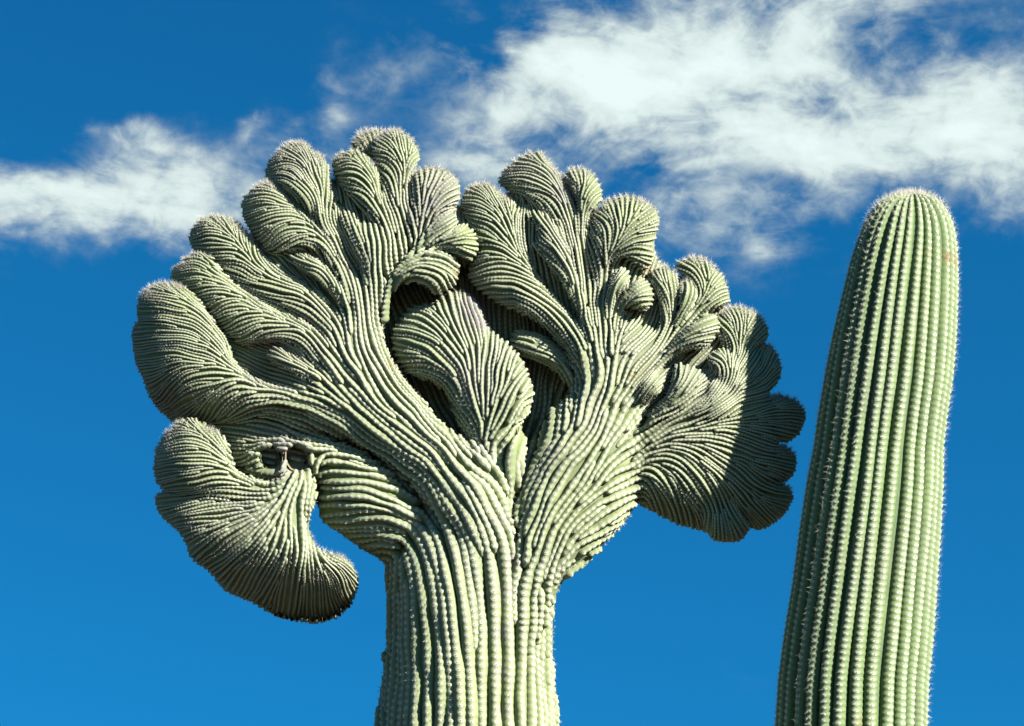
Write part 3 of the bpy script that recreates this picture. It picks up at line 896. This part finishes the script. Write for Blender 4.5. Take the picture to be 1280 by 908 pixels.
def try_seed(x, y, sep):
    ix, iy = int(x + 0.5) - GX0, int(y + 0.5) - GY0
    if not (0 <= ix < GW and 0 <= iy < GH) or lL[iy][ix] < 0 or lH[iy][ix] > 0.2:
        return None
    z, s = lZ[iy][ix], lS[iy][ix]
    if near(x, y, z, sep * s, -1):
        return None
    lid = len(lines)
    a = trace(x, y, 1, lid)
    b = trace(x, y, -1, lid)
    p = b[::-1] + [(x, y, z)] + a
    if len(p) < 4 or len(p) * STEP < 1.4 * s:
        return None
    lines.append(p)
    for (px, py, pz) in p:
        grid.setdefault((int(px) // CELL, int(py) // CELL), []).append((px, py, pz, lid))
    return lid


def spread(first):
    q = [first]
    while q:
        lid = q.pop(0)
        p = lines[lid]
        for k in range(2, len(p) - 2, 3):
            x, y, z = p[k]
            ix, iy = int(x + 0.5) - GX0, int(y + 0.5) - GY0
            if not (0 <= ix < GW and 0 <= iy < GH):
                continue
            tx, ty, tz = p[k + 1][0] - p[k - 1][0], p[k + 1][1] - p[k - 1][1], p[k + 1][2] - p[k - 1][2]
            n = (lNx[iy][ix], lNy[iy][ix], lNz[iy][ix])
            bx, by = n[1] * tz - n[2] * ty, n[2] * tx - n[0] * tz
            bz = n[0] * ty - n[1] * tx
            l = math.sqrt(bx * bx + by * by + bz * bz) + 1e-9
            s = lS[iy][ix]
            for sg in (1, -1):
                r = try_seed(x + sg * bx / l * s, y + sg * by / l * s, 0.86)
                if r is not None:
                    q.append(r)


order = list(range(len(LOBES)))
for i in order:
    for g in LOBES[i]['guides']:
        r = resample(g, 6)
        for t in (0.5, 0.75, 0.25, 0.95):
            x, y = r[min(len(r) - 1, int(t * len(r)))]
            ix, iy = int(x) - GX0, int(y) - GY0
            if 0 <= ix < GW and 0 <= iy < GH and lL[iy][ix] == i:
                lid = try_seed(x, y, 0.88)
                if lid is not None:
                    spread(lid)
for yy in range(GY0 + 2, GY1 - 2, 3):
    for xx in range(GX0 + 2, GX1 - 2, 3):
        if lL[yy - GY0][xx - GX0] >= 0:
            try_seed(xx, yy, 0.7)


def smooth_line(p, n=2):
    for _ in range(n):
        q = p.copy()
        q[1:-1] = 0.25 * p[:-2] + 0.5 * p[1:-1] + 0.25 * p[2:]
        p = q
    return p


# ------------------------------------------------------------------ ribs
def patch_value(x, y, spots):
    v = np.zeros(len(x))
    for (a, b, r, s) in spots:
        v = np.maximum(v, s * np.exp(-((x - a) ** 2 + (y - b) ** 2) / (r * r)))
    return v


allp = np.array([pt for p in lines for pt in p])
ids = np.repeat(np.arange(len(lines)), [len(p) for p in lines])
kd = kdtree.KDTree(len(allp))
for i, pt in enumerate(allp):
    kd.insert(pt, i)
kd.balance()


def side_gap(p, lid, s):
    out = np.empty(len(p))
    for i, pt in enumerate(p):
        d = s[i] * 1.1
        for (co, idx, dist) in kd.find_n(pt, 9):
            if ids[idx] != lid:
                d = min(d, dist)
                break
        out[i] = d
    return out


def samp(A, x, y):
    ix = np.clip((x + 0.5).astype(int) - GX0, 0, GW - 1)
    iy = np.clip((y + 0.5).astype(int) - GY0, 0, GH - 1)
    return A[iy, ix]


def smooth1(a, n):
    for _ in range(n):
        b = a.copy()
        b[1:-1] = 0.25 * a[:-2] + 0.5 * a[1:-1] + 0.25 * a[2:]
        a = b
    return a


ANG = np.radians(np.array([-112, -74, -46, -20, 0, 20, 46, 74, 112]))


def sweep(p, nrm, half, high, ph, amp, tdir=None):
    """tube along p whose section swells once per areole; returns points, faces, ridge value"""
    n = len(p)
    t = np.gradient(p, axis=0)
    t /= np.linalg.norm(t, axis=1, keepdims=True) + 1e-9
    nn = nrm - t * np.sum(nrm * t, 1, keepdims=True)
    nn /= np.linalg.norm(nn, axis=1, keepdims=True) + 1e-9
    b = np.cross(t, nn)
    bump = np.cos(2 * math.pi * (ph - 0.5))
    hw = half * (1 + 0.45 * amp * bump)
    hh = high * (1 + amp * bump)
    k = len(ANG)
    V = (p[:, None] + b[:, None] * (np.sin(ANG)[None, :, None] * hw[:, None, None])
         + nn[:, None] * (np.cos(ANG)[None, :, None] * hh[:, None, None]))
    # round the blunt ends off
    idx = np.arange(n * k).reshape(n, k)
    F = np.stack([idx[:-1, :-1], idx[1:, :-1], idx[1:, 1:], idx[:-1, 1:]], -1).reshape(-1, 4)
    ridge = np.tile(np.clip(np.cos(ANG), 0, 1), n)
    return V.reshape(-1, 3), F, ridge


def make_rib(p, nrm, s, young_edge, res, lid=None, gap=None):
    d = np.r_[0, np.cumsum(np.linalg.norm(np.diff(p, axis=0), axis=1))]
    ln_ = d[-1]
    per = np.clip(0.78 * s, 4.0, 9.0)
    n = max(6, int(ln_ / (np.mean(per) / res)))
    t = np.linspace(0, ln_, n)
    I = lambda a: np.interp(t, d, a)
    P_ = np.stack([I(p[:, k]) for k in range(3)], 1)
    N_ = np.stack([I(nrm[:, k]) for k in range(3)], 1)
    S_, G_, Y_ = I(s), I(gap), I(young_edge)
    ph = np.cumsum(np.r_[0, np.diff(t)] / np.interp(t, d, per)) + random.random()
    wide = np.clip((S_ - 8.0) / 6.0, 0, 1)
    half = np.clip((0.43 + 0.06 * wide) * np.maximum(G_, 0.86 * S_), 0.33 * S_, (0.46 + 0.08 * wide) * S_)
    high = S_ * (0.68 - 0.06 * wide)
    e = np.minimum(t, ln_ - t) / (0.75 * S_)
    cap = np.sqrt(np.clip(1 - (1 - np.clip(e, 0, 1)) ** 2, 0.02, 1))
    wob = 1 + 0.07 * np.interp(t, np.linspace(0, ln_ + 1, 8 + int(ln_ / 25)), rng.normal(0, 1, 8 + int(ln_ / 25)))
    amp = 0.045 + 0.10 * Y_
    kn = 3 + int(ln_ / 45)
    lift = rng.normal(0, 0.13) + np.interp(t, np.linspace(0, ln_ + 1, kn), rng.normal(0, 0.10, kn))
    V, F, ridge = sweep(P_ - N_ * ((0.42 - np.clip(lift, -0.32, 0.22)) * S_)[:, None], N_, half * cap * wob, high * cap * wob, ph, amp)
    return V, F, ridge, np.repeat(ph, len(ANG)), P_, N_, ph, S_, Y_, high * cap


BASE = to_world(np.array([[590.0, 1000.0, 0.0]]))[0]
BASE[2] = 0.0
crest = bpy.data.objects.new('crested_saguaro', None)
crest.location = BASE
col.objects.link(crest)
tag(crest, 'crested saguaro whose ribbed green stem opens into a wide folded fan of lobes', 'cactus')


# bodies under the ribs, front and back of every lobe
def lobe_body(L):
    st = 4 if 'core' in L['name'] else 2 if L['mask'].sum() > 4000 else 1
    mk = L['mask'][::st, ::st]
    H, W = mk.shape
    X, Y = np.meshgrid(np.arange(W) * st + L['x0'], np.arange(H) * st + L['y0'])
    zf = (L['z_f'] - 0.36 * SP[win(L)])[::st, ::st]
    zb = (2 * L['zm'] - L['z_f'])[::st, ::st]
    zb = np.minimum(zb, L['zm'][::st, ::st])
    # keep the ring of cells just outside the mask as the rim, at mid depth
    ring = np.zeros_like(mk)
    ring[1:] |= mk[:-1]; ring[:-1] |= mk[1:]; ring[:, 1:] |= mk[:, :-1]; ring[:, :-1] |= mk[:, 1:]
    ring &= ~mk
    zf = np.where(mk, zf, L['zm'][::st, ::st]); zb = np.where(mk, zb, L['zm'][::st, ::st] - 0.5)
    use = mk | ring
    quad = use[:-1, :-1] & use[1:, :-1] & use[1:, 1:] & use[:-1, 1:] & (mk[:-1, :-1] | mk[1:, :-1] | mk[1:, 1:] | mk[:-1, 1:])
    idx = np.full(mk.shape, -1)
    n = use.sum()
    idx[use] = np.arange(n)
    q = np.stack([idx[:-1, :-1][quad], idx[1:, :-1][quad], idx[1:, 1:][quad], idx[:-1, 1:][quad]], -1)
    vf = np.stack([X[use], Y[use], zf[use]], -1).astype(float)
    vb = np.stack([X[use], Y[use], zb[use]], -1).astype(float)
    V = np.vstack([vf, vb])
    F = np.vstack([q, q[:, ::-1] + n])
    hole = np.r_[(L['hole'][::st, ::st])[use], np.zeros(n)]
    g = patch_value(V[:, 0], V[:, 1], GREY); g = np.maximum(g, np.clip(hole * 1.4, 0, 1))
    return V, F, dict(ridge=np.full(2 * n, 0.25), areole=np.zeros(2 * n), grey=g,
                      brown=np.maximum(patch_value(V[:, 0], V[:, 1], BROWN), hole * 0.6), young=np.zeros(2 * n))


bodies = []
for L in LOBES:
    V, F, at = lobe_body(L)
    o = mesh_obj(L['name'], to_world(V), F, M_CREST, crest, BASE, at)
    if L['name'] == 'drooping_arm':
        tag(o, 'curled arm hanging down on the left of the crest')
    bodies.append(o)

ribs = []
spine_p, spine_n, spine_len, spine_cnt = [], [], [], []
for lid, p in enumerate(lines):
    p = smooth_line(np.array(p), 3)
    x, y = p[:, 0], p[:, 1]
    nrm = np.stack([samp(NX, x, y), samp(NY, x, y), samp(NZ, x, y)], 1)
    bad = np.linalg.norm(nrm, axis=1) < 0.5
    if bad.all():
        continue
    if bad.any():
        g = np.where(~bad)[0]
        nrm[bad] = nrm[g[np.argmin(np.abs(np.where(bad)[0][:, None] - g[None]), 1)]]
    nrm = smooth_line(nrm, 4)
    s = smooth1(samp(SP, x, y), 2)
    ue = smooth1(np.clip(1 - samp(UU, x, y) * 1.5, 0, 1), 3)
    gap = smooth1(side_gap(p, lid, s), 6)
    lab = samp(LAB, x, y)
    lab = lab[lab >= 0]
    host = int(np.bincount(lab).argmax()) if len(lab) else 0
    V, F, ridge, ph, P_, N_, ph1, S_, Y_, hi = make_rib(p, nrm, s, ue, 4.0, lid, gap)
    ribs.append(dict(V=V, F=F, ridge=ridge, ph=ph, host=host, size=len(V) * float(np.mean(S_)), zm=np.repeat(smooth1(samp(ZM, P_[:, 0], P_[:, 1]), 10), len(ANG))))
    # one tuft of spines on each areole
    k = np.floor(ph1 + 0.5)
    for i in np.where(np.diff(k) > 0)[0]:
        up = max(0.0, -N_[i][1])
        fuzz = min(1.0, 1.4 * EDGE[min(max(int(P_[i][1]) - GY0, 0), GH - 1), min(max(int(P_[i][0]) - GX0, 0), GW - 1)]) * Y_[i] * up
        tuft = max(s_ * math.exp(-((P_[i][0] - a_) ** 2 + (P_[i][1] - b_) ** 2) / (r_ * r_)) for a_, b_, r_, s_ in FUZZ)
        fuzz = max(fuzz, 1.5 * tuft * (0.3 + 0.7 * up))
        spine_p.append(P_[i] + N_[i] * (hi[i] * 0.97 - 0.42 * S_[i])); spine_n.append(N_[i])
        spine_len.append(min(0.5 * S_[i], 3.4) + 5.5 * fuzz); spine_cnt.append(6 + int(28 * fuzz))


def rib_attrs(V, ridge, ph):
    return dict(ridge=ridge, areole=ph, grey=patch_value(V[:, 0], V[:, 1], GREY), brown=patch_value(V[:, 0], V[:, 1], BROWN),
                young=patch_value(V[:, 0], V[:, 1], YOUNG))


def join(parts):
    V, F, o = [], [], 0
    for v, f in parts:
        V.append(v); F.append(f + o); o += len(v)
    return np.vstack(V), np.vstack(F)


ribs.sort(key=lambda r: -r['size'])
for r in ribs[:270]:
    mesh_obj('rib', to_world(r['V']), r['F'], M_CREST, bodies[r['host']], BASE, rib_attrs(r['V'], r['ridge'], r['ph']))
rest = ribs[270:]
if rest:
    V, F = join([(r['V'], r['F']) for r in rest])
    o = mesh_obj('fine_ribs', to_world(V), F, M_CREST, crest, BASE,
                 rib_attrs(V, np.concatenate([r['ridge'] for r in rest]), np.concatenate([r['ph'] for r in rest])))
    tag(o, kind='stuff')
# the far face of the crest carries ribs too
for r in ribs:
    k = len(ANG)
    keep = np.arange(len(r['V']) // k)[::3]
    keep = (keep[:, None] * k + np.array([0, 2, 4, 6, 8])[None]).ravel()
    r['V'] = r['V'][keep] * [1, 1, -1] + np.stack([0 * r['zm'][keep], 0 * r['zm'][keep], 2 * r['zm'][keep]], 1)
    r['ridge'], r['ph'] = r['ridge'][keep], r['ph'][keep]
    i5 = np.arange(len(keep)).reshape(-1, 5)
    r['F'] = np.stack([i5[:-1, :-1], i5[1:, :-1], i5[1:, 1:], i5[:-1, 1:]], -1).reshape(-1, 4)
ribs = [r for r in ribs if len(r['F']) and LOBES[r['host']]['name'] != 'crest_core']
V, F = join([(r['V'], r['F']) for r in ribs])
o = mesh_obj('fine_ribs', to_world(V), F, M_CREST, crest, BASE,
             rib_attrs(V, np.concatenate([r['ridge'] for r in ribs]), np.concatenate([r['ph'] for r in ribs])))
tag(o, kind='stuff')


def spines(name, pos, nrm, length, count, parent, origin, width=0.19, spread_=0.75):
    cnt = np.asarray(count)
    P_ = np.repeat(np.array(pos), cnt, 0); N_ = np.repeat(np.array(nrm), cnt, 0); L_ = np.repeat(np.array(length), cnt)
    n = len(P_)
    d = N_ + rng.normal(0, spread_, (n, 3))
    d /= np.linalg.norm(d, axis=1, keepdims=True)
    L_ = L_ * rng.uniform(0.55, 1.25, n)
    side = np.cross(d, rng.normal(0, 1, (n, 3)))
    side /= np.linalg.norm(side, axis=1, keepdims=True) + 1e-9
    w = width * rng.uniform(0.7, 1.2, n)[:, None]
    P_ = P_ + rng.normal(0, 0.35, (n, 3))
    a, b, c = P_ - side * w, P_ + side * w, P_ + d * L_[:, None]
    V = np.stack([a, b, c], 1).reshape(-1, 3)
    F = np.arange(3 * n).reshape(n, 3)
    o = mesh_obj(name, to_world(V), F, M_SPINE, parent, origin, smooth=False)
    tag(o, kind='stuff')


# two old nest holes in the shoulder, with corky lips
def nest_hole(hx, hy, rx, ry):
    hz = max(float(samp(Zmax, np.array([hx + rx * 1.25 * math.cos(a)]), np.array([hy + ry * 1.25 * math.sin(a)]))[0]) for a in np.linspace(0, 6.28, 12))
    hz = min(hz, 82.0) - 2.0
    prof = [(1.12, -14), (1.08, -15), (1.05, -17), (1.0, -20), (0.97, -24), (0.92, -48), (0.5, -54), (0.02, -54)]
    th = np.linspace(0, 2 * math.pi, 28, endpoint=False)
    jit = 1 + 0.10 * np.sin(2 * th + hx) + 0.05 * np.sin(3 * th + hy) + 0.03 * np.sin(7 * th)
    V = np.array([[(hx + rx * r * jit[k] * math.cos(t), hy + ry * r * jit[k] * math.sin(t), hz + d) for k, t in enumerate(th)] for r, d in prof]).reshape(-1, 3)
    idx = np.arange(len(prof) * 28).reshape(-1, 28)
    nx = np.roll(idx, -1, 1)
    F = np.stack([idx[:-1], nx[:-1], nx[1:], idx[1:]], -1).reshape(-1, 4)
    z0 = np.zeros(len(V))
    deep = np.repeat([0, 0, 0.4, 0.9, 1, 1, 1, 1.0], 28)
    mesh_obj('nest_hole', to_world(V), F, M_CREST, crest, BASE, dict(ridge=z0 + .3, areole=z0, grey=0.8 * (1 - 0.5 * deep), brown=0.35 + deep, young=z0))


for h in HOLES:
    nest_hole(*h)

spines('spines', spine_p, spine_n, spine_len, spine_cnt, crest, BASE)


# ------------------------------------------------------------------ ribbed columns
def column(axis, nrib, zc, deep, parent, origin, mat, rib_name='rib', body_name='stem', dome=False, seed=0):
    """axis rows: y, centre x, radius; ribs run up the outside"""
    rs = np.random.default_rng(seed)
    A = np.array(axis, float)
    yy = resample(A, 3.0)
    yy = np.vstack([yy[yy[:, 0] < 1000], yy[yy[:, 0] >= 1000][::6]])
    y, cx, rad = smooth1(yy[:, 0], 3), smooth1(yy[:, 1], 6), smooth1(yy[:, 2], 4)
    zc = np.interp(y, [p[0] for p in zc], [p[1] for p in zc])
    n = len(y)
    core = rad - deep * np.clip(rad / rad.max(), 0.2, 1)
    th = np.linspace(0, 2 * math.pi, 64, endpoint=False)
    V = np.stack([cx[:, None] + core[:, None] * np.sin(th), y[:, None] + 0 * th, zc[:, None] + core[:, None] * np.cos(th)], -1)
    idx = np.arange(n * 64).reshape(n, 64)
    nx = np.roll(idx, -1, 1)
    F = np.stack([idx[:-1], nx[:-1], nx[1:], idx[1:]], -1).reshape(-1, 4)
    V = V.reshape(-1, 3)
    z0 = np.zeros(len(V))
    body = mesh_obj(body_name, to_world(V), F, mat, parent, origin, dict(ridge=z0 + .2, areole=z0, grey=z0, brown=z0, young=z0))
    sp, sn, sl, sc_ = [], [], [], []
    ydn = np.gradient(rad) / (np.hypot(np.gradient(y), np.gradient(cx)) + 1e-9)
    for k in range(nrib):
        sway = np.interp(y, np.linspace(y.min(), y.max(), 9), rs.normal(0, 0.032, 9)) + 0.02 * np.sin(y / 70.0)
        a = 2 * math.pi * (k + 0.3) / nrib + smooth1(sway, 30)
        w = 2 * math.pi * rad / nrib
        high = np.minimum(deep * 1.05, 0.85 * w + 0.5)
        r0 = np.maximum(rad - high, 0.3)
        p = np.stack([cx + r0 * np.sin(a), y, zc + r0 * np.cos(a)], 1)
        # outward normal, tipping upwards where the stem closes
        slope = np.gradient(rad, y)
        nrm = np.stack([np.sin(a), -np.clip(slope, -3, 3) * 1.0, np.cos(a)], 1)
        nrm /= np.linalg.norm(nrm, axis=1, keepdims=True)
        nrm = smooth_line(nrm, 4)
        d = np.r_[0, np.cumsum(np.linalg.norm(np.diff(p, axis=0), axis=1))]
        per = 8.0
        m_ = int(d[-1] / (per / 5.0))
        t = np.linspace(0, d[-1], m_)
        yt = np.interp(t, d, p[:, 1])
        t = np.r_[t[yt < 985], t[yt >= 985][::12]]
        P_ = np.stack([np.interp(t, d, p[:, q]) for q in range(3)], 1)
        N_ = np.stack([np.interp(t, d, nrm[:, q]) for q in range(3)], 1)
        W_, H_ = np.interp(t, d, w), np.interp(t, d, high)
        ph = t / per + rs.random()
        V, F, ridge = sweep(P_, N_, 0.44 * W_, H_, ph, 0.055 * (P_[:, 1] < 980))
        z0 = np.zeros(len(V))
        mesh_obj(rib_name, to_world(V), F, mat, body, origin,
                 dict(ridge=ridge, areole=np.repeat(ph, len(ANG)), grey=0.25 * patch_value(V[:, 0], V[:, 1], [(1120, 700, 60, .5), (1090, 470, 40, .6)]), brown=patch_value(V[:, 0], V[:, 1], [(1184, 322, 7, 1.3), (1198, 327, 6, 1.3), (1160, 318, 5, .8), (1075, 905, 9, .6)]) * (V[:, 2] > zc[0]), young=z0 + 0.25))
        kk = np.floor(ph + 0.5)
        for i in np.where((np.diff(kk) > 0) & (P_[1:, 1] < 985))[0]:
            topf = np.clip(1 - d.max() * 0 - (P_[i][1] - y.min()) / 60.0, 0, 1) if dome else 0
            sp.append(P_[i] + N_[i] * H_[i]); sn.append(N_[i]); sl.append(7.0 + 3.0 * topf); sc_.append(6 + int(9 * topf))
    return body, sp, sn, sl, sc_


# the stem of the crested plant below the picture, down to the ground
def ground_y(x, z):
    lo, hi = 1000.0, 9000.0
    for _ in range(60):
        mid = 0.5 * (lo + hi)
        if to_world(np.array([[x, mid, z]]))[0][2] > 0: lo = mid
        else: hi = mid
    return lo


gy1 = ground_y(600, 0)
column([(985, 583, 112), (1150, 588, 116), (1400, 592, 120), (gy1 - 200, 592, 118), (gy1 + 40, 592, 114)], 24, [(0, 0), (9000, 0)], 12, crest, BASE, M_CREST, body_name='stem', seed=3)

# ------------------------------------------------------------------ the single saguaro on the right
ZS = 118.0
SB = to_world(np.array([[1010.0, ground_y(1010, ZS), ZS]]))[0]
SB[2] = 0
sag = bpy.data.objects.new('saguaro', None)
sag.location = SB
col.objects.link(sag)
tag(sag, 'single straight saguaro column with even green ribs leaning beside the crested one', 'cactus')
prof = [(243.5, 1141, 2), (245, 1140, 14), (249, 1139, 27), (256, 1138, 39), (267, 1137, 48), (281, 1136, 56), (300, 1134, 62), (330, 1130, 68), (370, 1125, 73), (420, 1118, 78),
        (470, 1111, 81), (520, 1103, 81.5), (560, 1098, 82), (600, 1094, 86), (660, 1088, 89), (730, 1081, 91), (790, 1074, 94), (850, 1067, 95), (908, 1064, 96),
        (1000, 1058, 98), (1300, 1040, 100), (2200, 1020, 100), (ground_y(1010, ZS) + 40, 1010, 96)]
body, sp, sn, sl, sc_ = column(prof, 28, [(0, ZS), (9000, ZS)], 10, sag, SB, M_STEM, dome=True, seed=5)
spines('spines', sp, sn, sl, sc_, sag, SB, width=0.18, spread_=0.8)
